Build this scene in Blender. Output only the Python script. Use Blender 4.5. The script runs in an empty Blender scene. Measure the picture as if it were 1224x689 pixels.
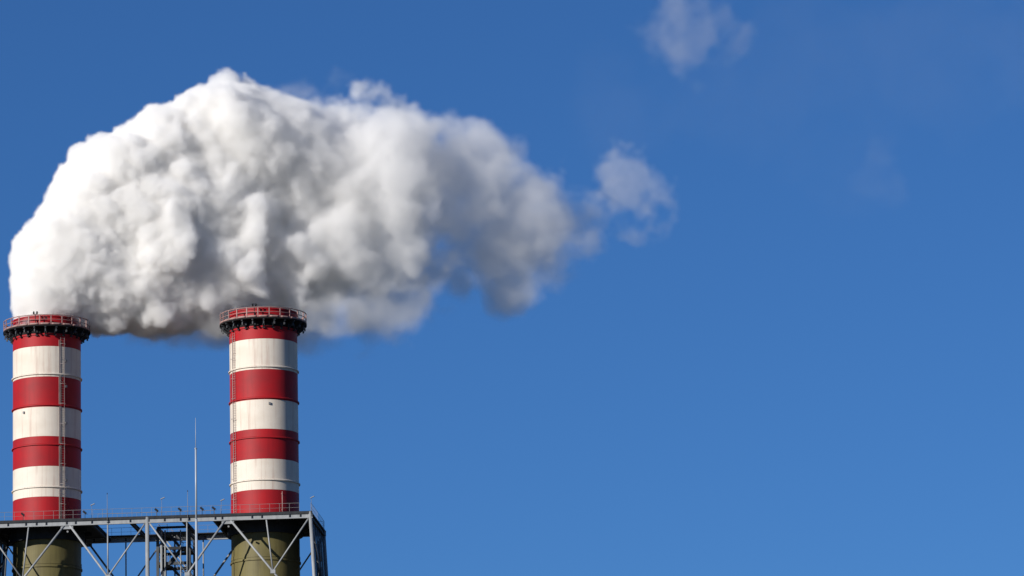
import bpy, bmesh, math, random
import numpy as np
from mathutils import Vector, Matrix

random.seed(7)
SC = bpy.context.scene
COL = SC.collection
R = math.radians

# ------------------------------------------------------------------ camera
cam_data = bpy.data.cameras.new('camera')
cam = bpy.data.objects.new('camera', cam_data)
COL.objects.link(cam)
cam.location = (0, 0, 1.7)
cam.rotation_mode = 'XYZ'
cam.matrix_world = (Matrix.Translation((0, 0, 1.7)) @ Matrix.Rotation(R(90 + 11.68), 4, 'X')
                    @ Matrix.Rotation(R(-1.2), 4, 'Z'))
cam_data.sensor_width = 36
cam_data.angle = R(12.0)
cam_data.clip_start = 0.5
cam_data.clip_end = 60000
SC.camera = cam

# ------------------------------------------------------------------ sky and sun
SUN_EL, SUN_AZ = 19.5, 227.0          # azimuth clockwise from +Y (the view direction)
world = bpy.data.worlds.new('World')
SC.world = world
world.use_nodes = True
nt = world.node_tree
sky = nt.nodes.new('ShaderNodeTexSky')
sky.sky_type = 'NISHITA'
sky.sun_disc = False
sky.sun_elevation = R(SUN_EL)
sky.sun_rotation = R(SUN_AZ)
sky.altitude = 0
sky.air_density = 0.8
sky.dust_density = 0.0
sky.ozone_density = 10.0
nt.links.new(sky.outputs[0], nt.nodes['Background'].inputs[0])
nt.nodes['Background'].inputs[1].default_value = 0.069

sun_data = bpy.data.lights.new('sun', 'SUN')
sun_data.energy = 4.7
sun_data.angle = R(0.5)
sun_data.color = (1.0, 0.955, 0.89)
sun = bpy.data.objects.new('sun', sun_data)
COL.objects.link(sun)
sdir = Vector((math.sin(R(SUN_AZ)) * math.cos(R(SUN_EL)), math.cos(R(SUN_AZ)) * math.cos(R(SUN_EL)), math.sin(R(SUN_EL))))
sun.rotation_euler = sdir.to_track_quat('Z', 'Y').to_euler()
sun.location = sdir * 400

SC.view_settings.view_transform = 'Standard'
SC.view_settings.look = 'None'
SC.view_settings.exposure = 0.3
SC.view_settings.gamma = 1.0
SC.view_settings.use_curve_mapping = False
SC.render.engine = 'CYCLES'
cy = SC.cycles
cy.max_bounces = 24
cy.diffuse_bounces = 4
cy.glossy_bounces = 3
cy.volume_bounces = 20
cy.volume_step_rate = 1.3
cy.volume_max_steps = 512
cy.use_denoising = True

# ------------------------------------------------------------------ plant frame: u right along the front, v away, z up from deck level
YAW = R(4.0)
P0 = Vector((-44.887, 585.0, 95.15))
GROUND = -95.15
FU = Vector((math.cos(YAW), -math.sin(YAW), 0))
FV = Vector((math.sin(YAW), math.cos(YAW), 0))


def W(u, v, z):
    return P0 + FU * u + FV * v + Vector((0, 0, z))


# ------------------------------------------------------------------ materials
def mat(name):
    m = bpy.data.materials.new(name)
    m.use_nodes = True
    b = m.node_tree.nodes['Principled BSDF']
    return m, m.node_tree, b


def N(t, kind, **kw):
    n = t.nodes.new(kind)
    for k, v in kw.items():
        setattr(n, k, v)
    return n


def mix_col(t, fac, a, b, blend='MIX'):
    n = N(t, 'ShaderNodeMix', data_type='RGBA', blend_type=blend)
    ins = [i for i in n.inputs if i.type == 'RGBA']
    if isinstance(fac, float):
        n.inputs[0].default_value = fac
    else:
        t.links.new(fac, n.inputs[0])
    for sock, val in ((ins[0], a), (ins[1], b)):
        if isinstance(val, tuple):
            sock.default_value = (*val, 1)
        else:
            t.links.new(val, sock)
    return [o for o in n.outputs if o.type == 'RGBA'][0]


def ramp(t, src, p0, p1):
    n = N(t, 'ShaderNodeMapRange', clamp=True)
    t.links.new(src, n.inputs[0])
    n.inputs[1].default_value = p0
    n.inputs[2].default_value = p1
    return n.outputs[0]


def noise(t, vec, scale, detail=4.0, rough=0.55):
    n = N(t, 'ShaderNodeTexNoise')
    n.inputs['Scale'].default_value = scale
    n.inputs['Detail'].default_value = detail
    n.inputs['Roughness'].default_value = rough
    if vec is not None:
        t.links.new(vec, n.inputs['Vector'])
    return n.outputs['Fac']


def mapped(t, scale, loc=(0, 0, 0)):
    tc = N(t, 'ShaderNodeTexCoord')
    mp = N(t, 'ShaderNodeMapping')
    mp.inputs['Scale'].default_value = scale
    mp.inputs['Location'].default_value = loc
    t.links.new(tc.outputs['Object'], mp.inputs['Vector'])
    return mp.outputs[0]


def shell_paint(name, base, worn, rust, streak_amt, seed):
    """Painted steel shell: run-off streaks down the wall, faded patches and plate-to-plate difference."""
    m, t, b = mat(name)
    streak = noise(t, mapped(t, (1.1, 1.1, 0.06), (seed, 0, 0)), 1.6, 5, 0.65)
    fine = noise(t, mapped(t, (3.2, 3.2, 0.10), (0, seed, 0)), 1.5, 4, 0.6)
    patch = noise(t, mapped(t, (0.35, 0.35, 0.5), (seed, seed, 0)), 1.0, 3, 0.5)
    c1 = mix_col(t, ramp(t, patch, 0.35, 0.7), base, worn)
    s = N(t, 'ShaderNodeMath', operation='MULTIPLY')
    t.links.new(ramp(t, streak, 0.52, 0.74), s.inputs[0])
    s.inputs[1].default_value = streak_amt
    c2 = mix_col(t, s.outputs[0], c1, rust)
    f = N(t, 'ShaderNodeMath', operation='MULTIPLY')
    t.links.new(ramp(t, fine, 0.56, 0.75), f.inputs[0])
    f.inputs[1].default_value = streak_amt * 0.6
    c3 = mix_col(t, f.outputs[0], c2, rust)
    t.links.new(c3, b.inputs['Base Color'])
    b.inputs['Roughness'].default_value = 0.6
    b.inputs['Specular IOR Level'].default_value = 0.25
    bump = N(t, 'ShaderNodeBump')
    bump.inputs['Strength'].default_value = 0.15
    bump.inputs['Distance'].default_value = 0.05
    t.links.new(patch, bump.inputs['Height'])
    t.links.new(bump.outputs[0], b.inputs['Normal'])
    return m


M_WHITE = shell_paint('white_shell_paint', (0.64, 0.575, 0.49), (0.58, 0.51, 0.425), (0.38, 0.25, 0.20), 0.8, 3.0)
M_RED = shell_paint('red_shell_paint', (0.34, 0.006, 0.010), (0.25, 0.010, 0.014), (0.20, 0.007, 0.010), 0.5, 9.0)
M_OLIVE = shell_paint('olive_shell_paint', (0.14, 0.12, 0.045), (0.11, 0.092, 0.036), (0.06, 0.05, 0.024), 0.5, 14.0)


def steel(name, c1, c2, rough=0.5, metallic=0.0, scale=1.5, spec=0.3):
    m, t, b = mat(name)
    n = noise(t, mapped(t, (1, 1, 0.35)), scale, 5, 0.65)
    t.links.new(mix_col(t, ramp(t, n, 0.35, 0.7), c1, c2), b.inputs['Base Color'])
    b.inputs['Roughness'].default_value = rough
    b.inputs['Metallic'].default_value = metallic
    b.inputs['Specular IOR Level'].default_value = spec
    return m


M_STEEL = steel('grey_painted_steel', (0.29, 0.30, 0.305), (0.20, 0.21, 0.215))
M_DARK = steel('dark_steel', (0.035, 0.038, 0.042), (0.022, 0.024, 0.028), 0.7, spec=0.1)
M_BLACK = steel('near_black_steel', (0.018, 0.017, 0.017), (0.010, 0.010, 0.011), 0.8, spec=0.08)
M_GALV = steel('galvanised_rail', (0.21, 0.21, 0.21), (0.15, 0.15, 0.15), 0.45)
M_PINK = steel('faded_red_white_rail', (0.31, 0.20, 0.18), (0.24, 0.12, 0.11), 0.55, 0.0, 2.5)
M_LADDER = steel('ladder_steel', (0.33, 0.29, 0.27), (0.24, 0.19, 0.18), 0.55, 0.0, 2.5)
M_MAST = steel('white_mast_paint', (0.36, 0.40, 0.45), (0.31, 0.34, 0.38), 0.35)
M_GRATE = steel('deck_grating', (0.04, 0.04, 0.045), (0.028, 0.028, 0.03), 0.8, spec=0.1)
M_CLAD = steel('slate_cladding', (0.030, 0.036, 0.05), (0.02, 0.024, 0.034), 0.7, spec=0.12)
M_LAMP = steel('lamp_housing', (0.20, 0.22, 0.25), (0.16, 0.17, 0.19), 0.4)
M_TREAD = steel('stair_steel', (0.075, 0.08, 0.085), (0.04, 0.042, 0.046), 0.6, spec=0.15)


def ground_mat():
    m, t, b = mat('dry_field')
    n = noise(t, mapped(t, (0.01, 0.01, 0.01)), 1.0, 8, 0.6)
    n2 = noise(t, mapped(t, (0.4, 0.4, 0.4)), 1.0, 6, 0.6)
    c = mix_col(t, ramp(t, n, 0.35, 0.65), (0.055, 0.052, 0.04), (0.035, 0.042, 0.022))
    c = mix_col(t, ramp(t, n2, 0.3, 0.8), c, (0.075, 0.068, 0.055))
    t.links.new(c, b.inputs['Base Color'])
    b.inputs['Roughness'].default_value = 0.95
    return m


# ------------------------------------------------------------------ mesh helpers
class MB:
    """Collects shapes in local coordinates and links them as one mesh object."""
    def __init__(self):
        self.bm = bmesh.new()

    def box(self, x0, x1, y0, y1, z0, z1):
        v = [self.bm.verts.new((x, y, z)) for z in (z0, z1) for y in (y0, y1) for x in (x0, x1)]
        for f in ((0, 2, 3, 1), (4, 5, 7, 6), (0, 1, 5, 4), (2, 6, 7, 3), (0, 4, 6, 2), (1, 3, 7, 5)):
            self.bm.faces.new([v[i] for i in f])
        return self

    def bar(self, a, b, w, h=None, up=(0, 0, 1)):
        """A rectangular bar from a to b: w across, h along 'up'."""
        a, b = Vector(a), Vector(b)
        h = w if h is None else h
        d = (b - a).normalized()
        up = Vector(up)
        if abs(d.dot(up)) > 0.98:
            up = Vector((0, 1, 0))
        s = d.cross(up).normalized()
        t = s.cross(d).normalized()
        v = []
        for p in (a, b):
            for i, j in ((-1, -1), (1, -1), (1, 1), (-1, 1)):
                v.append(self.bm.verts.new(p + s * (i * w / 2) + t * (j * h / 2)))
        for f in ((3, 2, 1, 0), (4, 5, 6, 7), (0, 1, 5, 4), (1, 2, 6, 5), (2, 3, 7, 6), (3, 0, 4, 7)):
            self.bm.faces.new([v[i] for i in f])
        return self

    def ibeam(self, a, b, w, h, tf=0.06, tw=0.05):
        a, b = Vector(a), Vector(b)
        d = (b - a).normalized()
        up = Vector((0, 0, 1))
        if abs(d.z) > 0.9:
            up = Vector((0, 1, 0))
        s = d.cross(up).normalized()
        t = s.cross(d).normalized()
        self.bar(a + t * (h / 2 - tf / 2), b + t * (h / 2 - tf / 2), w, tf, up)
        self.bar(a - t * (h / 2 - tf / 2), b - t * (h / 2 - tf / 2), w, tf, up)
        self.bar(a, b, tw, h - 2 * tf - 0.004, up)
        return self

    def tube(self, a, b, r, n=8, r2=None):
        a, b = Vector(a), Vector(b)
        r2 = r if r2 is None else r2
        d = (b - a).normalized()
        up = Vector((0, 0, 1)) if abs(d.z) < 0.95 else Vector((1, 0, 0))
        s = d.cross(up).normalized()
        t = s.cross(d).normalized()
        r0 = [self.bm.verts.new(a + (s * math.cos(2 * math.pi * i / n) + t * math.sin(2 * math.pi * i / n)) * r) for i in range(n)]
        r1 = [self.bm.verts.new(b + (s * math.cos(2 * math.pi * i / n) + t * math.sin(2 * math.pi * i / n)) * r2) for i in range(n)]
        for i in range(n):
            j = (i + 1) % n
            f = self.bm.faces.new((r0[i], r0[j], r1[j], r1[i]))
            f.smooth = n > 6
        self.bm.faces.new(r0[::-1])
        self.bm.faces.new(r1)
        return self

    def lathe(self, prof, n=96, a0=0.0, a1=2 * math.pi, smooth=True):
        """prof: closed list of (r, z); swept about the z axis, full turn or an arc."""
        full = abs(a1 - a0 - 2 * math.pi) < 1e-6
        k = n if full else n + 1
        rings = []
        for i in range(k):
            a = a0 + (a1 - a0) * i / n
            rings.append([self.bm.verts.new((r * math.cos(a), r * math.sin(a), z)) for r, z in prof])
        m = len(prof)
        for i in range(n):
            p, q = rings[i], rings[(i + 1) % k]
            for j in range(m):
                l = (j + 1) % m
                f = self.bm.faces.new((p[j], q[j], q[l], p[l]))
                f.smooth = smooth
        if not full:
            self.bm.faces.new(rings[0])
            self.bm.faces.new(rings[-1][::-1])
        return self

    def mesh(self, name, material):
        bmesh.ops.recalc_face_normals(self.bm, faces=self.bm.faces)
        me = bpy.data.meshes.new(name)
        self.bm.to_mesh(me)
        self.bm.free()
        me.materials.append(material)
        return me

    def build(self, name, material, parent=None, loc=None, rz=0.0):
        return link(name, self.mesh(name, material), parent, loc, rz)


def link(name, me, parent=None, loc=None, rz=0.0):
    o = bpy.data.objects.new(name, me)
    COL.objects.link(o)
    if parent is not None:
        o.parent = parent
    if loc is not None:
        o.location = loc
    if rz:
        o.rotation_euler = (0, 0, rz)
    return o


def sharp_edges(o, ang=40):
    me = o.data
    for p in me.polygons:
        p.use_smooth = True
    me.set_sharp_from_angle(angle=R(ang))


def thing(name, label, cat, u, v, z, group=None, rz=None):
    o = bpy.data.objects.new(name, None)
    o.empty_display_size = 0.5
    COL.objects.link(o)
    o.location = W(u, v, z)
    o.rotation_euler = (0, 0, -YAW if rz is None else rz)
    o['label'] = label
    o['category'] = cat
    if group:
        o['group'] = group
    return o


def copy_tree(o, parent=None):
    c = o.copy()
    COL.objects.link(c)
    c.parent = parent
    for ch in list(o.children):
        copy_tree(ch, c)
    return c


# ------------------------------------------------------------------ ground
g = MB()
nr, na = 24, 64
ring = []
for i in range(nr):
    rr = 20 * (40000 / 20) ** (i / (nr - 1))
    ring.append([g.bm.verts.new((rr * math.cos(2 * math.pi * j / na), rr * math.sin(2 * math.pi * j / na), 0)) for j in range(na)])
g.bm.faces.new(ring[0])
for i in range(nr - 1):
    for j in range(na):
        k = (j + 1) % na
        g.bm.faces.new((ring[i][j], ring[i + 1][j], ring[i + 1][k], ring[i][k]))
ground = g.build('ground', ground_mat())
ground['kind'] = 'structure'

# ------------------------------------------------------------------ chimneys
CR = 4.2            # shell radius
SEAMS = [0.0, 3.52, 7.32, 11.03, 14.70, 18.48, 22.30, 26.00]
CHIM_V = 7.5


def ladder_parts(par, ang):
    """Caged ladder up the shell, from deck to gallery."""
    l = MB()
    rr = CR + 0.13
    for s in (-0.25, 0.25):
        l.box(rr - 0.02, rr + 0.02, s - 0.018, s + 0.018, 0.3, 23.4)
    for k in range(77):
        z = 0.5 + k * 0.3
        l.box(rr - 0.015, rr + 0.015, -0.22, 0.22, z - 0.011, z + 0.011)
    for k in range(9):
        z = 1.2 + k * 2.8
        for s in (-0.25, 0.25):
            l.box(CR - 0.05, rr - 0.031, s - 0.025, s + 0.025, z - 0.03, z + 0.03)
    lad = l.build('ladder', M_LADDER, par, None, ang)
    c = MB()
    for k in range(9):
        z = 2.6 + k * 2.5
        pts = [(rr + 0.02 + 0.42 * math.sin(math.pi * i / 6), -0.36 * math.cos(math.pi * i / 6), z) for i in range(7)]
        for a, b in zip(pts, pts[1:]):
            c.bar(a, b, 0.015, 0.03)
    for i in (3,):
        x, y = rr + 0.02 + 0.42 * math.sin(math.pi * i / 6), -0.36 * math.cos(math.pi * i / 6)
        c.bar((x + 0.02, y, 2.6), (x + 0.02, y, 23.3), 0.022, 0.022)
    c.build('safety_cage', M_LADDER, lad)
    return lad


FRONT = -math.pi / 2


def make_chimney(label, u, ladder_ang, boxes):
    root = thing('chimney', label, 'chimney', u, CHIM_V, 0, 'striped power plant chimneys')
    # painted shell courses
    for i in range(7):
        z0, z1 = SEAMS[i], SEAMS[i + 1]
        red = i % 2 == 0
        b = MB()
        e = 0.012
        b.lathe([(CR - 0.35, z0), (CR - 0.02, z0), (CR, z0 + e), (CR, z1 - e), (CR - 0.02, z1), (CR - 0.35, z1)], 128)
        o = b.build('red_band' if red else 'white_band', M_RED if red else M_WHITE, root)
        sharp_edges(o, 30)
    # olive lower shaft to the ground
    b = MB()
    b.lathe([(CR - 0.35, GROUND), (CR, GROUND), (CR, -0.004), (CR - 0.35, -0.004)], 128)
    sharp_edges(b.build('lower_shaft', M_OLIVE, root), 30)
    for z, hh, w in ((-4.55, 0.22, 0.05), (-5.05, 0.10, 0.14), (-14.0, 0.12, 0.14), (-26.0, 0.12, 0.14), (-40.0, 0.12, 0.14), (-58.0, 0.12, 0.14)):
        b = MB()
        b.lathe([(CR - 0.01, z - hh), (CR + w, z - hh), (CR + w, z + hh), (CR - 0.01, z + hh)], 128)
        sharp_edges(b.build('stiffening_ring', M_OLIVE, root), 30)
    # rings on the painted shell
    for z, m in ((4.76, M_WHITE), (10.03, M_RED), (14.95, M_RED), (18.85, M_WHITE)):
        b = MB()
        b.lathe([(CR - 0.01, z - 0.10), (CR + 0.16, z - 0.10), (CR + 0.16, z + 0.02), (CR + 0.03, z + 0.10), (CR - 0.01, z + 0.10)], 128)
        sharp_edges(b.build('stiffening_ring', m, root), 30)
    # collar where brackets meet the shell, lip and dark lining at the top
    b = MB()
    b.lathe([(CR - 0.01, 23.70), (CR + 0.10, 23.70), (CR + 0.10, 23.90), (CR - 0.01, 23.90)], 128)
    sharp_edges(b.build('bracket_collar', M_RED, root), 30)
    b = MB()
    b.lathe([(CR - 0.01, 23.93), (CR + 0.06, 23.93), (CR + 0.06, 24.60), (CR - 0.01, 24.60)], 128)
    sharp_edges(b.build('dark_collar', M_BLACK, root), 30)  # near-black band round the shell between bracket collar and gallery floor
    b = MB()
    b.lathe([(CR - 0.36, 26.003), (CR + 0.10, 26.003), (CR + 0.10, 26.16), (CR - 0.36, 26.16)], 96)
    sharp_edges(b.build('top_lip', M_RED, root), 30)
    b = MB()
    b.lathe([(CR - 0.55, 12.0), (CR - 0.37, 12.0), (CR - 0.37, 26.14), (CR - 0.55, 26.14)], 64)
    sharp_edges(b.build('flue_lining', M_BLACK, root), 30)
    # gallery
    GR = 5.4
    b = MB()
    b.lathe([(CR + 0.01, 24.62), (GR, 24.62), (GR, 24.80), (CR + 0.01, 24.80)], 96)
    floor = b.build('gallery', M_BLACK, root)
    sharp_edges(floor, 30)
    n = 24
    br = None
    for k in range(n):
        a = 2 * math.pi * (k + 0.5) / n
        if br is None:
            t = MB()
            t.box(CR + 0.105, GR - 0.05, -0.10, 0.10, 24.42, 24.615)
            t.bar((CR + 0.12, 0, 23.76), (GR - 0.25, 0, 24.36), 0.16, 0.14)
            t.box(CR + 0.063, CR + 0.20, -0.16, 0.16, 23.94, 24.60)
            t.box(CR + 0.105, CR + 0.30, -0.18, 0.18, 23.58, 23.70)
            br = t.mesh('bracket', M_DARK)
            cl = MB().box(GR - 0.34, GR - 0.16, -0.07, 0.07, 23.98, 24.26).box(GR - 0.27, GR - 0.22, -0.04, 0.04, 24.26, 24.42).mesh('bracket_cap', M_TREAD)
        o = link('bracket', br, floor, None, a)
        link('bracket_cap', cl, floor, None, a)
    rr = GR - 0.06
    for k in range(n):
        a = 2 * math.pi * k / n
        if k == 0:
            pm = MB().box(rr - 0.05, rr + 0.05, -0.065, 0.065, 24.803, 25.98).mesh('rail_post', M_PINK)
            tm = MB()
            h = math.pi / n
            tm.lathe([(rr + 0.02, 24.81), (rr + 0.05, 24.81), (rr + 0.05, 25.02), (rr + 0.02, 25.02)], 4, 0.018, 2 * h - 0.018)
            tm = tm.mesh('toe_board', M_PINK)
        link('rail_post', pm, floor, None, a)
        link('toe_board', tm, floor, None, a)
    for z, th in ((26.02, 0.045), (25.45, 0.03)):
        t = MB()
        t.lathe([(rr - th, z - th), (rr + th, z - th), (rr + th, z + th), (rr - th, z + th)], 96)
        t.build('hand_rail' if z > 25.8 else 'mid_rail', M_PINK, floor)
    # ladders, junction boxes, a conduit
    ladder_parts(root, ladder_ang)
    t = MB()
    t.box(CR + 0.03, CR + 0.10, -0.03, 0.03, 0.3, 23.1)
    t.build('conduit', M_LADDER, root, None, ladder_ang - 0.10)
    for z, a in boxes:
        t = MB()
        t.box(CR - 0.01, CR + 0.16, -0.11, 0.11, z, z + 0.28)
        t.build('junction_box', M_GALV, root, None, FRONT + R(a))
    return root


chim_l = make_chimney('red and white striped chimney on the left, pouring out the dense white smoke', -13.55, FRONT + R(36), [(14.0, -32), (5.5, 43), (12.6, 43), (17.2, 43), (20.4, 43)])
chim_r = make_chimney('red and white striped chimney right of the tall white mast, its rim free of smoke', 13.5, FRONT - R(51), [(14.05, 16)])
t = MB()
t.tube((CR + 0.16, 0, 0.1), (CR + 0.16, 0, 3.3), 0.06)
t.box(CR - 0.01, CR + 0.09, -0.05, 0.05, 1.0, 1.08)
t.box(CR - 0.01, CR + 0.09, -0.05, 0.05, 3.0, 3.08)
t.build('vent_pipe', M_PINK, chim_r, None, FRONT + R(36))

# ------------------------------------------------------------------ steel support tower
tower = thing('support_tower', 'grey steel truss tower with a deck carrying both striped chimneys', 'steel tower', 0, 0, 0)
DV = 14.6           # front to rear
UC = 19.9           # corner
PH = 12.8           # panel height
SP = 0.0            # legs plumb in elevation


def frame_member(name, a, b, w, h=None, m=M_STEEL):
    t = MB()
    t.bar(a, b, w, h if h else w)
    return t.build(name, m, tower)


def tube_member(name, a, b, r, m=M_STEEL):
    t = MB()
    t.tube(a, b, r, 10)
    return t.build(name, m, tower)


def lean(z):        # corner legs splay outward going down
    return UC + 0.052 * max(0.0, -z) * 1.0


for v in (0.0, DV):
    sgn = -1 if v == 0 else 1
    # deck edge beam: lit web between flanges, broken by stiffeners
    t = MB()
    t.box(-UC - 0.3, UC + 0.3, v - 0.03, v + 0.03, -0.60, -0.20)
    t.box(-UC - 0.3, UC + 0.3, v - 0.16, v + 0.16, -0.735, -0.602)
    t.box(-UC - 0.3, UC + 0.3, v - 0.16, v + 0.16, -0.198, -0.085)
    t.build('edge_beam', M_STEEL, tower)
    pts = [-17.1, -14.9, -13.6, -12.4, -9.9, -8.8, -6.8, -4.85, -2.1, 2.1, 4.05, 5.1, 8.3, 9.15, 12.8, 14.0, 17.4, 18.7]
    me = None
    for k, u in enumerate(pts):
        if me is None:
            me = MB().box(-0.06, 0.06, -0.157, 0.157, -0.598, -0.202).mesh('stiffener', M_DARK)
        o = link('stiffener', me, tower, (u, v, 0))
    # posts and corner legs
    tube_member('leg', (0, v, 0.02), (0, v, GROUND), 0.25)
    for s in (-1, 1):
        tube_member('leg', (s * UC, v, 0.05), (s * lean(-2 * PH), v, -2 * PH), 0.22)
        tube_member('leg', (s * lean(-2 * PH), v, -2 * PH), (s * lean(-2 * PH), v, GROUND), 0.24)
    # truss panels: long diagonals from apex to leg foot, each propped at mid length
    for s in (-1, 1):
        for p in range(2):
            zt, zb = -0.72 - p * PH, -0.72 - (p + 1) * PH
            zm = (zt + zb) / 2
            ap = 9.85
            o0 = v + (0.0 if p == 0 else 0.0)
            # inner diagonal: apex to centre leg foot
            tube_member('brace', (s * (ap - 0.35), o0, zt), (s * 0.25, o0, zb), 0.13)
            mid_i = (s * 4.85, o0, zm)
            tube_member('brace', (s * 0.25, o0, zt), mid_i, 0.10)
            tube_member('hanger', (s * 4.85, o0, zt), mid_i, 0.09)
            # outer diagonal: apex to corner leg foot
            xb = lean(zb) - 0.2
            tube_member('brace', (s * (ap + 0.35), o0, zt), (s * xb, o0, zb), 0.13)
            xm = (ap + 0.35 + xb) / 2
            mid_o = (s * xm, o0, zm)
            tube_member('brace', (s * (lean(zt) - 0.2), o0, zt), mid_o, 0.10)
            tube_member('hanger', (s * (xm - 0.75), o0, zt), mid_o, 0.095)
            # gusset under the apex
            t = MB()
            t.box(s * ap - 0.75, s * ap + 0.75, o0 - 0.02, o0 + 0.02, zt - 0.42, zt - 0.004)
            t.build('gusset_plate', M_STEEL, tower)
            tg = MB()
            tg.tube((s * ap + 0.1, o0 - 0.18, zt - 0.75), (s * ap + 0.1, o0 + 0.18, zt - 0.75), 0.12, 8)
            tg.build('pin', M_GALV, tower)
            t = MB()
            t.box(s * 4.85 - 0.3, s * 4.85 + 0.3, o0 - 0.19, o0 + 0.19, zm - 0.25, zm + 0.18)
            t.build('gusset_plate', M_STEEL, tower)
            t = MB()
            t.box(s * xm - 0.3, s * xm + 0.3, o0 - 0.19, o0 + 0.19, zm - 0.25, zm + 0.18)
            t.build('gusset_plate', M_STEEL, tower)
            if p == 1:
                frame_member('edge_beam', (s * 0.3, o0, zt + 0.2), (s * (lean(zt) - 0.25), o0, zt + 0.2), 0.3, 0.4)

# cross beams from front to rear under the deck
for u in (-19.6, -10.5, -6.95, -2.1, 4.3, 8.1, 10.5, 19.6):
    t = MB()
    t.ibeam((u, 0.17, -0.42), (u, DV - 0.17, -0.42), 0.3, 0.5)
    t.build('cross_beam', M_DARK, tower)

# deck slabs round each chimney with an octagonal hole, and a narrow walkway along each edge
def slab(u0, u1, uc):
    b = MB()
    v0, v1, z0, z1 = 0.19, DV - 0.19, -0.14, 0.02
    n = 32
    hole = CR + 0.22
    outer, inner = [], []
    for i in range(n):
        a = 2 * math.pi * i / n
        c, s = math.cos(a), math.sin(a)
        k = 1e9
        for q, lo, hi in ((c, u0 - uc, u1 - uc), (s, v0 - CHIM_V, v1 - CHIM_V)):
            if q > 1e-6:
                k = min(k, hi / q)
            elif q < -1e-6:
                k = min(k, lo / q)
        outer.append((uc + c * k, CHIM_V + s * k))
        inner.append((uc + c * hole, CHIM_V + s * hole))
    rings = []
    for z in (z0, z1):
        rings.append(([b.bm.verts.new((x, y, z)) for x, y in outer], [b.bm.verts.new((x, y, z)) for x, y in inner]))
    for i in range(n):
        j = (i + 1) % n
        (o0, i0), (o1, i1) = rings
        b.bm.faces.new((o0[i], i0[i], i0[j], o0[j]))
        b.bm.faces.new((o1[i], o1[j], i1[j], i1[i]))
        b.bm.faces.new((o0[i], o0[j], o1[j], o1[i]))
        b.bm.faces.new((i0[i], i1[i], i1[j], i0[j]))
    return b.build('deck_slab', M_GRATE, tower)


slab(-20.1, -6.8, -13.55)
slab(7.95, 20.1, 13.5)
for (u0, u1, v0, v1) in ((-6.79, 7.94, -0.15, 3.6), (-6.79, 7.94, DV - 1.05, DV + 0.15)):
    t = MB()
    t.box(u0, u1, v0, v1, -0.08, 0.02)
    t.build('walkway', M_GRATE, tower)
t = MB()
t.box(-UC - 0.3, UC + 0.3, -0.19, -0.165, -0.20, 0.12)
t.build('toe_board', M_DARK, tower)
# ring beams, deepened and darkened as painted shade, and radial stubs under the slab
for uc in (-13.55, 13.5):
    b = MB()
    b.lathe([(CR + 0.10, -1.75), (CR + 0.42, -1.75), (CR + 0.42, -0.15), (CR + 0.10, -0.15)], 64)
    o = b.build('shade_ring_beam', M_DARK, tower, (uc, CHIM_V, 0))
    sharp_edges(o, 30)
    for k in range(8):
        a = math.pi / 8 + k * math.pi / 4
        L = 6.4 if abs(math.sin(a)) > 0.6 else 5.6
        t = MB()
        t.bar((CR + 0.43, 0, -0.42), (L, 0, -0.42), 0.25, 0.48)
        t.build('radial_beam', M_DARK, tower, (uc, CHIM_V, 0), a)


# railings: front, rear and ends
def railing(name, a, b, step=1.22):
    a, b = Vector(a), Vector(b)
    L = (b - a).length
    n = max(1, round(L / step))
    d = (b - a) / n
    t = MB()
    for z, r in ((1.12, 0.022), (0.58, 0.016)):
        t.tube(a + Vector((0, 0, z)), b + Vector((0, 0, z)), r, 6)
    rail = t.build(name, M_GALV, tower)
    me = MB().tube((0, 0, 0.02), (0, 0, 1.10), 0.02, 6).mesh('rail_post', M_GALV)
    for k in range(n + 1):
        link('rail_post', me, rail, a + d * k)
    return rail


railing('railing', (-UC, -0.10, 0.02), (18.6, -0.10, 0.02))
railing('railing', (-UC, DV + 0.10, 0.02), (UC, DV + 0.10, 0.02))
railing('railing', (UC + 0.1, -0.05, 0.02), (UC + 0.1, DV + 0.05, 0.02))
railing('railing', (-UC - 0.1, -0.05, 0.02), (-UC - 0.1, DV + 0.05, 0.02))
railing('railing', (-6.6, 3.5, 0.02), (7.8, 3.5, 0.02))

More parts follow.
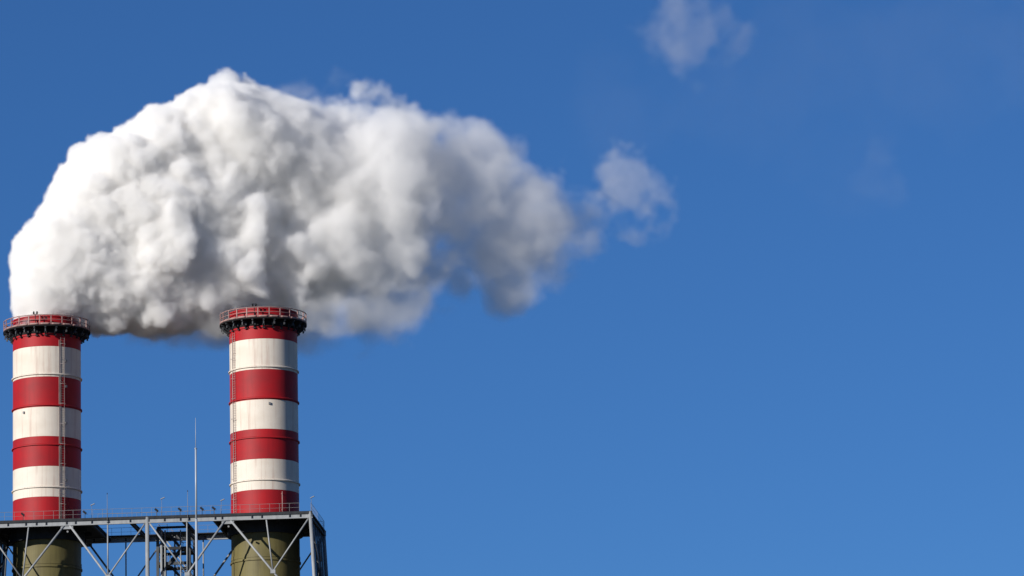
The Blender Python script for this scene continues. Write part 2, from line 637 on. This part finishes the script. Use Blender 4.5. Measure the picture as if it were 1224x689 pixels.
# end walls: bracing and standing sheets between the corner legs
for s in (-1, 1):
    for p in range(2):
        zt, zb = -0.8 - p * PH, -0.8 - (p + 1) * PH
        tube_member('end_brace', (s * (lean(zt) + 0.05), 0.25, zt), (s * (lean(zb) + 0.05), DV - 0.25, zb), 0.14)
        tube_member('end_brace', (s * (lean(zt) - 0.30), DV - 0.25, zt), (s * (lean(zb) - 0.30), 0.25, zb), 0.14)
    n = 12
    for k in range(n):
        v0 = 0.45 + (DV - 0.9) * k / n
        v1 = 0.45 + (DV - 0.9) * (k + 1) / n - 0.05
        t = MB()
        z0, z1 = -11.5, -0.85
        pr = 0.05 if k % 2 else 0.0
        x0t, x0b = lean(z1) - 0.16 + pr, lean(z0) - 0.16 + pr
        vs = [t.bm.verts.new(q) for q in ((s * x0b, v0, z0), (s * x0b, v1, z0), (s * (x0b + 0.04), v1, z0), (s * (x0b + 0.04), v0, z0),
                                        (s * x0t, v0, z1), (s * x0t, v1, z1), (s * (x0t + 0.04), v1, z1), (s * (x0t + 0.04), v0, z1))]
        for f in ((0, 1, 2, 3), (4, 5, 6, 7), (0, 1, 5, 4), (1, 2, 6, 5), (2, 3, 7, 6), (3, 0, 4, 7)):
            t.bm.faces.new([vs[i] for i in f])
        t.build('cladding_panel', M_CLAD, tower)
    t = MB()
    t.ibeam((s * UC, 0.2, -0.42), (s * UC, DV - 0.2, -0.42), 0.34, 0.62)
    t.build('end_beam', M_DARK, tower)
    # a pale pipe down the end wall
    for z0, z1 in ((-5.2, -3.0), (-12.0, -5.9)):
        t = MB()
        t.tube((s * (lean(z1) + 0.25), 6.0, z1), (s * (lean(z0) + 0.25), 6.0, z0), 0.13, 8)
        t.build('drain_pipe', M_GALV, tower)

# ------------------------------------------------------------------ stair tower between the chimneys
stair = thing('stair_tower', 'open steel stair tower climbing inside the truss beside the centre leg', 'stair tower', 2.55, 6.9, 0)
SU, SVV = 1.95, 2.3
for su, sv in ((-1, -1), (1, -1), (1, 1), (-1, 1)):
    t = MB()
    t.ibeam((su * SU, sv * SVV, -0.75), (su * SU, sv * SVV, GROUND), 0.34, 0.34, 0.05, 0.05)
    t.build('column', M_TREAD, stair)
fl_h = 1.85
for k in range(9):
    z = -1.2 - k * fl_h
    side = -1 if k % 2 == 0 else 1
    t = MB()
    x = side * (SU - 0.6)
    t.box(x - 0.58, x + 0.58, -SVV + 0.12, SVV - 0.12, z - 0.06, z)
    land = t.build('landing', M_TREAD, stair)
    t = MB()
    for hz in (0.55, 1.05):
        t.tube((x - 0.55, -SVV + 0.15, z + hz), (x + 0.55, -SVV + 0.15, z + hz), 0.03, 6)
        t.tube((x + side * 0.55, -SVV + 0.15, z + hz), (x + side * 0.55, SVV - 0.15, z + hz), 0.03, 6)
    for xx in (x - 0.55, x + 0.55):
        t.tube((xx, -SVV + 0.15, z), (xx, -SVV + 0.15, z + 1.05), 0.03, 6)
    t.build('landing_rail', M_GALV, land)
    # flight down to the next landing on the other side
    xa, xb = side * (SU - 1.2), -side * (SU - 1.2)
    fv = -0.9 if k % 2 else 0.9
    t = MB()
    for o in (-0.42, 0.42):
        t.bar((xa, fv + o, z - 0.1), (xb, fv + o, z - fl_h - 0.02), 0.08, 0.32)
    st = t.build('stringer', M_TREAD, stair)
    tm = None
    for q in range(7):
        f = (q + 0.5) / 7
        if tm is None:
            tm = MB().box(-0.12, 0.12, -0.385, 0.385, -0.02, 0.02).mesh('tread', M_TREAD)
        link('tread', tm, st, (xa + (xb - xa) * f, fv, z - fl_h * f))
    t = MB()
    for o in (-0.42, 0.42):
        t.tube((xa, fv + o, z + 0.95), (xb, fv + o, z - fl_h + 0.95), 0.03, 6)
        for f in (0.05, 0.5, 0.95):
            x, zz = xa + (xb - xa) * f, z - fl_h * f
            t.tube((x, fv + o, zz), (x, fv + o, zz + 0.95), 0.025, 6)
    t.build('hand_rail', M_GALV, st)
    for sv in (-1, 1):
        t = MB()
        t.bar((-SU + 0.12, sv * SVV, z - 0.15), (SU - 0.12, sv * SVV, z - 0.15), 0.24, 0.36)
        t.build('tie_beam', M_DARK if k % 2 else M_TREAD, stair)
    for su in (-1, 1):
        t = MB()
        t.bar((su * SU, -SVV + 0.12, z - 0.15), (su * SU, SVV - 0.12, z - 0.15), 0.24, 0.36)
        t.build('tie_beam', M_TREAD, stair)
# cable tray and pipes clipped to the stair tower
for x, y, r in ((-1.45, -2.6, 0.15), (-1.0, -2.6, 0.10), (-0.55, 2.6, 0.10), (0.9, -2.5, 0.07), (1.25, 2.6, 0.16)):
    t = MB()
    t.tube((x, y, -1.0), (x, y, -20), r, 8)
    t.build('riser_pipe', M_STEEL, stair)
t = MB()
for a, b in (((-SU, -SVV), (SU, -SVV)), ((-SU, SVV), (SU, SVV)), ((-SU, -SVV + 0.16), (-SU, SVV - 0.16)), ((SU, -SVV + 0.16), (SU, SVV - 0.16))):
    t.bar((*a, -0.60), (*b, -0.60), 0.28, 0.26)
t.build('roof_frame', M_DARK, stair)

# ------------------------------------------------------------------ masts and lights on the deck
mast = thing('lightning_mast', 'tall slim pale mast rising in front of the truss between the two chimneys', 'mast', 0, 0, 0, None, 0.0)
mast.location = (-13.31, 200.0, 0.0)         # a yard mast well in front of the plant
t = MB()
t.tube((0, 0, 0), (0, 0, 33.5), 0.075, 12, 0.052)
t.build('lower_tube', M_MAST, mast)
t = MB()
t.tube((0, 0, 33.5), (0, 0, 36.5), 0.042, 12, 0.038)
t.build('middle_tube', M_MAST, mast)
t = MB()
t.tube((0, 0, 36.5), (0, 0, 37.8), 0.016, 8, 0.008)
t.build('rod_tip', M_MAST, mast)
for z in (33.5, 36.5):
    t = MB()
    t.lathe([(0.015, z - 0.02), (0.055, z - 0.02), (0.055, z + 0.02), (0.015, z + 0.02)], 16)
    t.build('flange', M_MAST, mast)
t = MB()
t.box(-0.3, 0.3, -0.3, 0.3, -0.05, 0.12)
t.build('footing', M_STEEL, mast)

for u, lab in ((-4.85, 'thin lightning rod left of the centre leg, above the deck rail'),
               (5.0, 'thin lightning rod just left of the tall white mast')):
    rod = thing('lightning_rod', lab, 'lightning rod', u, -0.30, -0.6, 'thin rods on the deck edge')
    t = MB()
    t.tube((0, 0, 0), (0, 0, 3.6), 0.04, 8, 0.022)
    t.build('rod', M_GALV, rod)
    t = MB()
    t.tube((0, 0, 3.55), (0, 0, 3.72), 0.06, 8, 0.03)
    t.build('rod_tip', M_DARK, rod)
    t = MB()
    t.box(-0.08, 0.08, -0.06, 0.28, 0.1, 0.2)
    t.build('clamp', M_STEEL, rod)

for u, v, h, lab in ((-6.9, 0.6, 1.75, 'pole floodlight on the deck just right of the left chimney'),
                     (1.7, 0.6, 2.25, 'pole floodlight above the centre leg of the truss'),
                     (9.0, 0.6, 1.8, 'pole floodlight on the deck just left of the right chimney'),
                     (20.0, 0.6, 1.8, 'pole floodlight at the right end of the deck')):
    p = thing('pole_light', lab, 'floodlight', u, v, 0.02, 'pole floodlights along the deck')
    t = MB()
    t.tube((0, 0, 0), (0, 0, h), 0.02, 8)
    t.build('pole', M_GALV, p)
    t = MB()
    t.bar((-0.12, 0, h), (0.38, -0.06, h + 0.2), 0.2, 0.09)
    t.build('lamp_head', M_LAMP, p)

for u, lab in ((-15.2, 'small dark spotlight on the rail in front of the left chimney'),
               (-7.6, 'small dark spotlight on the rail right of the left chimney'),
               (1.2, 'small dark spotlight on the rail over the centre leg'),
               (4.05, 'small dark spotlight on the rail over the stair tower'),
               (6.75, 'small dark spotlight on the rail just right of the white mast'),
               (8.2, 'small dark spotlight on the rail nearest the right chimney')):
    p = thing('spotlight', lab, 'spotlight', u, -0.16, 0.05, 'small spotlights along the deck rail')
    t = MB()
    t.tube((0, 0, 0), (0, 0, 0.62), 0.03, 8)
    t.build('stem', M_DARK, p)
    t = MB()
    t.bar((-0.22, -0.10, 0.92), (0.16, 0.02, 0.60), 0.26, 0.20)
    t.build('lamp_head', M_DARK, p)

for uc, du, lab in ((-13.55, -0.55, 'pair of dark beacon lamps on the left chimney rim'),
                    (13.5, -0.45, 'pair of dark beacon lamps on the right chimney rim')):
    p = thing('beacon', lab, 'beacon lamp', uc + du, CHIM_V - 5.30, 24.81, 'beacon lamps on the chimney rims')
    t = MB()
    t.tube((0, 0.12, 0), (0, 0.12, 1.35), 0.05, 8)
    t.bar((-0.26, 0.12, 1.33), (0.26, 0.12, 1.33), 0.06, 0.06)
    t.build('bracket', M_DARK, p)
    for s in (-1, 1):
        t = MB()
        t.tube((s * 0.2, 0.12, 1.36), (s * 0.2, 0.12, 1.66), 0.11, 10, 0.09)
        t.build('lamp', M_BLACK, p)

# ------------------------------------------------------------------ smoke
# plume frame: s downwind, t across, z up; origin over the left chimney at deck level
TH = R(24) - YAW
SMOKE_O = W(-13.55, CHIM_V, 0)
MAIN = [(0.4, 0, 28.3, 3.7), (0.2, 0, 31.5, 4.1), (1.2, 0, 34.7, 4.5), (3.9, 0, 37.9, 5.1), (5.8, 0, 41.4, 5.2), (4.7, 0, 34.4, 5.4), (7.4, 0, 30.3, 5.0), (9.1, 0, 45.9, 5.3), (11.3, 0, 39.6, 6.3), (11.8, 0, 33.1, 6.3), (14.6, 0, 48.7, 5.1), (16.2, 0, 43.1, 6.5), (17.2, 0, 36.1, 6.7), (14.2, 0, 30.4, 4.4), (22.4, 0, 52.7, 5.3), (19.2, 0, 51.4, 4.7), (24.3, -3, 52.3, 4.2), (22.5, 0, 46.7, 7.0), (23.8, 0, 39.7, 7.0), (23.2, 0, 32.7, 6.3), (19.9, 0, 30.9, 4.2), (26.5, -5, 50.9, 4.9), (28.8, -4, 49.8, 5.1), (33.8, -4, 50.1, 4.7), (39.9, -4, 50.4, 4.5), (40.9, -4, 43.6, 5.3), (47.7, -4, 44.0, 4.9), (28.7, 0, 50.9, 5.3), (30.5, 0, 45.0, 7.0), (31.6, 0, 37.4, 7.0), (30.4, 0, 30.9, 4.2), (36.2, 0, 51.8, 5.1), (37.8, 0, 46.0, 7.1), (38.8, 0, 38.4, 6.8), (37.1, 0, 33.6, 4.1), (43.5, 0, 52.5, 4.9), (45.1, 0, 46.9, 6.7), (45.6, 0, 39.3, 6.4), (43.2, 0, 34.2, 3.7), (48.5, -2, 51.6, 4.7), (51.9, 0, 47.3, 5.8), (51.8, 0, 40.2, 5.4), (48.9, 0, 35.4, 3.2)]
SOFT = [(58.3, -3, 48.7, 3.7), (56.4, -5, 43.2, 4.7), (61.0, -5, 45.3, 3.9), (63.2, -5, 41.7, 4.1), (52.7, -3, 49.5, 3.9), (54.8, -3, 44.6, 4.1), (56.0, 0, 50.3, 4.5), (58.2, 0, 44.9, 5.2), (56.9, 0, 38.8, 4.5), (62.8, 0, 46.9, 4.3), (65.0, 0, 42.5, 4.5), (62.0, 0, 38.5, 3.7), (62.0, 0, 35.2, 2.6), (62.3, 0, 32.8, 1.5), (59.2, 0, 37.3, 3.4), (67.3, 0, 40.5, 3.2), (54.0, 0, 36.1, 2.8), (37.0, 0, 28.7, 4.7), (43.2, 0, 29.2, 4.5), (30.9, 0, 27.1, 3.6), (33.1, 0, 27.4, 3.6), (27.6, 0, 27.6, 3.6), (12.3, 0, 27.3, 2.5), (16.6, 0, 27.1, 2.9), (46.6, 0, 31.1, 3.2), (21.0, 0, 27.2, 2.7)]
TAIL = [(68.1, -4, 41.5, 2.6), (70.4, -4, 42.3, 2.4), (73.4, -4, 44.4, 2.6), (76.0, -5, 47.6, 2.6), (77.7, -5, 45.2, 3.0), (77.2, -4, 43.1, 1.7), (80.0, -5, 45.1, 2.4), (76.2, -4, 50.6, 1.3)]
UPPER = [(86.2, 0, 68.9, 3.0), (82.9, 0, 70.1, 2.4), (89.5, 0, 69.6, 2.7), (86.7, 0, 66.2, 1.9), (83.6, 0, 72.4, 1.5), (92.2, 0, 69.3, 1.8)]
TRAIL = [(77.0, 0, 58.4, 7.7), (91.4, 0, 63.2, 8.8), (107.1, 0, 67.2, 10.0), (123.1, 0, 69.4, 11.3), (140.7, 0, 72.9, 12.5), (109.1, 0, 53.5, 5.6)]
CREST = [(32.3, 0, 57.7, 0.9), (33.9, 0, 58.6, 0.9), (35.3, 0, 59.1, 0.6), (36.6, 0, 58.4, 0.8)]
FAINT = [(114.5, 0, 53.9, 2.7), (116.9, 0, 51.7, 1.6), (112.7, 0, 54.3, 2.0)]
rng = np.random.default_rng(21)


def cubic_weights(n, m):
    """n x m matrix that spreads m lattice values over n samples with a B-spline."""
    x = np.linspace(1.0, m - 2.001, n)
    i = np.floor(x).astype(int)
    f = x - i
    w = np.zeros((n, m), np.float32)
    r = np.arange(n)
    w[r, i - 1] = (1 - f) ** 3 / 6
    w[r, i] = (3 * f ** 3 - 6 * f ** 2 + 4) / 6
    w[r, i + 1] = (-3 * f ** 3 + 3 * f ** 2 + 3 * f + 1) / 6
    w[r, i + 2] = f ** 3 / 6
    return w


def lattice_noise(shape, h, cell):
    """Smooth random field on a grid (x, y, z) of spacing h, feature size cell; about -1 to 1."""
    dims = [max(4, int(s * h / cell) + 4) for s in shape]
    a = rng.standard_normal(dims).astype(np.float32)
    for ax in range(3):
        a = np.moveaxis(np.tensordot(cubic_weights(shape[ax], dims[ax]), a, axes=(1, ax)), 0, ax)
    return a / (a.std() + 1e-6) * 0.5


def billow(shape, h, cell, octs, gain=0.5):
    out = np.zeros(shape, np.float32)
    amp = 1.0
    for _ in range(octs):
        out += amp * (np.abs(lattice_noise(shape, h, cell)) - 0.4)
        amp *= gain
        cell *= 0.5
    return out


def fbm(shape, h, cell, octs, gain=0.5):
    out = np.zeros(shape, np.float32)
    amp = 1.0
    for _ in range(octs):
        out += amp * lattice_noise(shape, h, cell)
        amp *= gain
        cell *= 0.5
    return out


def puff_field(puffs, lo, shape, h, pad, k=0.3):
    """Signed distance to a union of spheres blended over about k metres, cut off at pad."""
    acc = np.full(shape, math.exp(-pad / k) if pad / k < 80 else 1e-35, np.float32)
    for (x, y, z, r) in puffs:
        c = np.array((x, y, z)) - lo
        a = np.maximum(((c - r - pad) / h).astype(int), 0)
        b = np.minimum(((c + r + pad) / h).astype(int) + 2, shape)
        if np.any(b <= a):
            continue
        g = [np.arange(a[j], b[j], dtype=np.float32) * h - c[j] for j in range(3)]
        d = np.sqrt(g[0][:, None, None] ** 2 + g[1][None, :, None] ** 2 + g[2][None, None, :] ** 2) - r
        acc[a[0]:b[0], a[1]:b[1], a[2]:b[2]] += np.exp(np.clip(-d / k, -78, 30))
    return -k * np.log(acc)


def half_depth(s):
    return float(np.interp(s, [-4, 0, 9, 22, 43, 60, 76, 93], [0.3, 0.6, 3.0, 6.0, 7.0, 5.0, 2.5, 1.5]))


def spread_depth(puffs, copies):
    out = []
    for (s, t, z, r) in puffs:
        for k in range(copies):
            hd = half_depth(s)
            f = (k + 0.5) / copies * 2 - 1
            out.append((s + rng.normal() * 0.12 * r, t + f * hd * (0.6 if t else 1.0) + rng.normal() * 0.15 * r, z + rng.normal() * 0.12 * r - abs(f) * 0.8, r * (1 - 0.18 * abs(f)) * rng.uniform(0.85, 1.05)))
    return out


def sprout(puffs, n, lo_f, hi_f, out_f=0.9):
    """Smaller puffs budding out of the surface of larger ones."""
    out = []
    for (s, t, z, r) in puffs:
        d = rng.standard_normal((n, 3))
        d /= np.linalg.norm(d, axis=1)[:, None]
        for q in d:
            r2 = r * rng.uniform(lo_f, hi_f)
            k = r * out_f - r2 * 0.35
            out.append((s + q[0] * k, t + q[1] * k, z + q[2] * k, r2))
    return out


def smooth(a, b, x):
    f = np.clip((x - a) / (b - a), 0, 1)
    return f * f * (3 - 2 * f)


def warp(f, h, layers, weight=1.0):
    """Swirl a field: look it up at positions pushed about by smooth noise."""
    n = f.shape
    pos = [np.broadcast_to(np.arange(n[k], dtype=np.float32).reshape([-1 if j == k else 1 for j in range(3)]), n) for k in range(3)]
    q = []
    for k in range(3):
        d = np.zeros(n, np.float32)
        for cell, amp in layers:
            d += lattice_noise(n, h, cell) * (2 * amp / h)
        q.append(np.clip(pos[k] + d * weight, 0, n[k] - 1.001))
    i = [a.astype(np.int32) for a in q]
    w = [q[k] - i[k] for k in range(3)]
    out = np.zeros(n, np.float32)
    for dx in (0, 1):
        for dy in (0, 1):
            for dz in (0, 1):
                ww = (w[0] if dx else 1 - w[0]) * (w[1] if dy else 1 - w[1]) * (w[2] if dz else 1 - w[2])
                out += ww * f[i[0] + dx, i[1] + dy, i[2] + dz]
    return out


def smoke_mat(name, colour, aniso):
    m = bpy.data.materials.new(name)
    m.use_nodes = True
    t = m.node_tree
    t.nodes.clear()
    out = t.nodes.new('ShaderNodeOutputMaterial')
    pv = t.nodes.new('ShaderNodeVolumePrincipled')
    pv.inputs['Color'].default_value = (*colour, 1)
    pv.inputs['Density'].default_value = 1.0
    pv.inputs['Density Attribute'].default_value = 'density'
    pv.inputs['Anisotropy'].default_value = aniso
    t.links.new(pv.outputs[0], out.inputs['Volume'])
    return m


def grid_group(name, lo, shape, h, material, iso=None):
    """Geometry nodes that turn the grid points' 'density' attribute into a volume (or, with iso, its surface)."""
    ng = bpy.data.node_groups.new(name, 'GeometryNodeTree')
    ng.interface.new_socket('Geometry', in_out='INPUT', socket_type='NodeSocketGeometry')
    ng.interface.new_socket('Geometry', in_out='OUTPUT', socket_type='NodeSocketGeometry')
    n, l = ng.nodes, ng.links
    gi, go = n.new('NodeGroupInput'), n.new('NodeGroupOutput')
    pos = n.new('GeometryNodeInputPosition')
    sub = n.new('ShaderNodeVectorMath'); sub.operation = 'SUBTRACT'
    sub.inputs[1].default_value = lo
    l.new(pos.outputs[0], sub.inputs[0])
    div = n.new('ShaderNodeVectorMath'); div.operation = 'DIVIDE'
    div.inputs[1].default_value = (h, h, h)
    l.new(sub.outputs[0], div.inputs[0])
    sep = n.new('ShaderNodeSeparateXYZ')
    l.new(div.outputs[0], sep.inputs[0])
    rnd = []
    for k in range(3):
        r = n.new('ShaderNodeMath'); r.operation = 'ROUND'
        l.new(sep.outputs[k], r.inputs[0])
        rnd.append(r.outputs[0])

    def madd(a, mul, add):
        q = n.new('ShaderNodeMath'); q.operation = 'MULTIPLY_ADD'
        l.new(a, q.inputs[0]); q.inputs[1].default_value = mul; l.new(add, q.inputs[2])
        return q.outputs[0]
    idx = madd(madd(rnd[2], float(shape[1]), rnd[1]), float(shape[0]), rnd[0])
    at = n.new('GeometryNodeInputNamedAttribute'); at.data_type = 'FLOAT'
    at.inputs['Name'].default_value = 'density'
    sm = n.new('GeometryNodeSampleIndex'); sm.data_type = 'FLOAT'; sm.domain = 'POINT'; sm.clamp = True
    l.new(gi.outputs[0], sm.inputs['Geometry'])
    l.new(at.outputs[0], sm.inputs['Value'])
    l.new(idx, sm.inputs['Index'])
    vc = n.new('GeometryNodeVolumeCube')
    l.new(sm.outputs[0], vc.inputs['Density'])
    vc.inputs['Min'].default_value = lo
    vc.inputs['Max'].default_value = tuple(lo[k] + (shape[k] - 1) * h for k in range(3))
    for k, a in enumerate('XYZ'):
        vc.inputs['Resolution ' + a].default_value = int(shape[k])
    src = vc.outputs[0]
    if iso is not None:
        vm = n.new('GeometryNodeVolumeToMesh')
        l.new(src, vm.inputs[0])
        vm.inputs['Threshold'].default_value = iso
        src = vm.outputs[0]
    ms = n.new('GeometryNodeSetMaterial')
    ms.inputs['Material'].default_value = material
    l.new(src, ms.inputs['Geometry'])
    l.new(ms.outputs[0], go.inputs[0])
    return ng


def grid_points(name, field, lo, h):
    nx, ny, nz = field.shape
    me = bpy.data.meshes.new(name)
    me.vertices.add(nx * ny * nz)
    co = np.empty((nz, ny, nx, 3), np.float32)
    co[..., 0] = lo[0] + np.arange(nx)[None, None, :] * h
    co[..., 1] = lo[1] + np.arange(ny)[None, :, None] * h
    co[..., 2] = lo[2] + np.arange(nz)[:, None, None] * h
    me.vertices.foreach_set('co', co.ravel())
    a = me.attributes.new('density', 'FLOAT', 'POINT')
    a.data.foreach_set('value', np.ascontiguousarray(field.transpose(2, 1, 0)).ravel().astype(np.float32))
    return me


def smoke_object(name, field, lo, h, material, iso=None, parent=None):
    lo = tuple(float(x) for x in lo)
    me = grid_points(name, field, lo, h)
    me.materials.append(material)
    o = bpy.data.objects.new(name, me)
    COL.objects.link(o)
    o.location = SMOKE_O
    o.rotation_euler = (0, 0, TH)
    md = o.modifiers.new('grid', 'NODES')
    md.node_group = grid_group(name, lo, field.shape, h, material, iso)
    if iso is not None:                      # bake the surface to a plain mesh
        dg = bpy.context.evaluated_depsgraph_get()
        nm = bpy.data.meshes.new_from_object(o.evaluated_get(dg))
        o.modifiers.clear()
        o.data = nm
        bpy.data.meshes.remove(me)
        nm.materials.clear()
        nm.materials.append(material)
        for p in nm.polygons:
            p.use_smooth = True
    return o


M_SMOKE = smoke_mat('white_smoke', (0.989, 0.984, 0.975), 0.0)

H = 0.25
lo = np.array((-7.5, -15.0, 22.5))
hi = np.array((90.0, 15.0, 64.0))
shape = tuple(int((hi[k] - lo[k]) / H) + 1 for k in range(3))
rng = np.random.default_rng(31)
l1 = spread_depth(MAIN, 4) + [(0, 0, 26.0, 3.5), (0.2, 0, 24.6, 3.4)]
l1s = spread_depth(SOFT, 3)
l2 = sprout(l1, 28, 0.22, 0.40, 0.93)
l3 = sprout(l2, 12, 0.26, 0.46)
s2 = sprout(l1s, 10, 0.3, 0.5)
ta = spread_depth(TAIL, 2)
ta2 = sprout(ta, 8, 0.3, 0.6)
sd = puff_field(l1, lo, shape, H, 6.0, 1.7) + 2.5
sd_big = sd
for lev, kk in ((l2, 0.45), (l3, 0.2)):
    e = puff_field(lev, lo, shape, H, 1.6, kk) + 0.1    # only matters close to its own surface
    q = np.clip(0.5 + 0.5 * (e - sd) / 0.5, 0, 1)
    sd = e * (1 - q) + sd * q - 0.5 * q * (1 - q)
sd_soft = puff_field(l1s + s2 + ta + ta2, lo, shape, H, 5.0, 0.6) + 0.3
gx = (lo[0] + np.arange(shape[0]) * H)[:, None, None].astype(np.float32)
gz = (lo[2] + np.arange(shape[2]) * H)[None, None, :].astype(np.float32)
rng = np.random.default_rng(5)
bil = billow(shape, H, 3.2, 4, 0.55)
fb = fbm(shape, H, 4.4, 4, 0.72)
fine = billow(shape, H, 1.4, 3, 0.7)
fray = smooth(13.0, 62.0, gx)                       # 0 near the chimney, 1 far downwind
sd_raw = sd
sd = warp(sd, H, ((7.0, 0.6), (3.0, 0.5), (1.4, 0.22)), smooth(8.0, 50.0, gx))
sd = sd - bil * (0.18 + 0.2 * fray) - fine * 0.36 + fb * (0.12 + 1.25 * fray)
width = 0.38 + 1.6 * fray
peak = np.interp(gx, [-8, 9, 27, 43, 56, 67, 90], [1.9, 1.7, 0.9, 0.33, 0.14, 0.09, 0.05]).astype(np.float32)
rho = peak * smooth(0.0, 1.0, -sd / width)
sd_s = warp(sd_soft, H, ((6.0, 0.6), (2.6, 0.6), (1.2, 0.3))) + fb * (1.1 + 0.6 * smooth(64.0, 74.0, gx)) - bil * 0.4 - 0.55 - 0.15 * smooth(64.0, 74.0, gx)
near = 1 - smooth(1.0, 2.6, np.minimum(sd_soft, sd_big - 0.6))
rho_s = np.interp(gx, [12, 33, 48, 60, 76, 91], [0.20, 0.18, 0.15, 0.16, 0.085, 0.06]).astype(np.float32) * smooth(0.0, 1.0, -sd_s / 2.2)
rho = np.maximum(rho, rho_s)
# nothing below the rim outside the plume foot
foot = smooth(23.6, 25.2, gz)
rho = (rho * foot * near).astype(np.float32)
rho[:2] = rho[-2:] = 0
rho[:, :2] = rho[:, -2:] = 0
rho[:, :, :2] = rho[:, :, -2:] = 0

plume = smoke_object('smoke_plume', rho, lo, H, M_SMOKE)
# the heart of the plume, too dense for any light to cross: a solid white body well inside the smoke
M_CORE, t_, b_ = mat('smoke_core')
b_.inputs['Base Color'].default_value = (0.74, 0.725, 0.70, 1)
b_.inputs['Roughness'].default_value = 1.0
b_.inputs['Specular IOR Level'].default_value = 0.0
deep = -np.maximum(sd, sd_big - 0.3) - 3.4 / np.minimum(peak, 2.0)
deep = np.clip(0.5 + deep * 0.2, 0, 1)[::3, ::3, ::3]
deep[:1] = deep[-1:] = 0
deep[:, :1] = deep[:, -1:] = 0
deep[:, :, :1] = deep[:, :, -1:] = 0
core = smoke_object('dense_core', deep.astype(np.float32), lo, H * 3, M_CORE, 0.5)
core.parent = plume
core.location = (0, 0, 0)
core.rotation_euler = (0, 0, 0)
plume['kind'] = 'stuff'
plume['label'] = 'dense white smoke plume blowing right from the left chimney'
plume['category'] = 'smoke'


def wisp(label, puffs, lo, hi, h, peak, amp):
    global rng
    rng = np.random.default_rng(len(label))
    lo, hi = np.array(lo), np.array(hi)
    shape = tuple(int((hi[k] - lo[k]) / h) + 1 for k in range(3))
    a = spread_depth(puffs, 2)
    raw = puff_field(a + sprout(a, 8, 0.3, 0.6), lo, shape, h, 5.0)
    sd = warp(raw, h, ((4.0, 0.8), (1.8, 0.5))) + fbm(shape, h, 4.0, 4, 0.6) * amp - 0.8
    r = (peak * smooth(0, 1, -sd / 2.5) * (1 - smooth(1.4, 3.4, raw))).astype(np.float32)
    for ax in range(3):
        v = np.moveaxis(r, ax, 0)
        v[:1] = 0
        v[-1:] = 0
    o = smoke_object('smoke_wisp', r, lo, h, M_SMOKE)
    o['kind'] = 'stuff'
    o['label'] = label
    o['category'] = 'smoke'
    return o


wisp('small torn wisp of smoke high in the sky, top right of the plume', UPPER, (77, -8, 60), (101, 8, 79), 0.35, 0.04, 1.9)
wisp('very faint trace of smoke far right of the plume', FAINT, (107, -7, 46), (125, 7, 61), 0.4, 0.010, 1.4)
wisp('thin brownish veil of old smoke drifting across the upper right sky', TRAIL, (62, -14, 40), (160, 14, 92), 1.2, 0.0012, 3.0)
wisp('thin curl of smoke lifting off the top edge of the plume', CREST, (27, -5, 54), (42, 5, 64), 0.3, 0.10, 1.2)
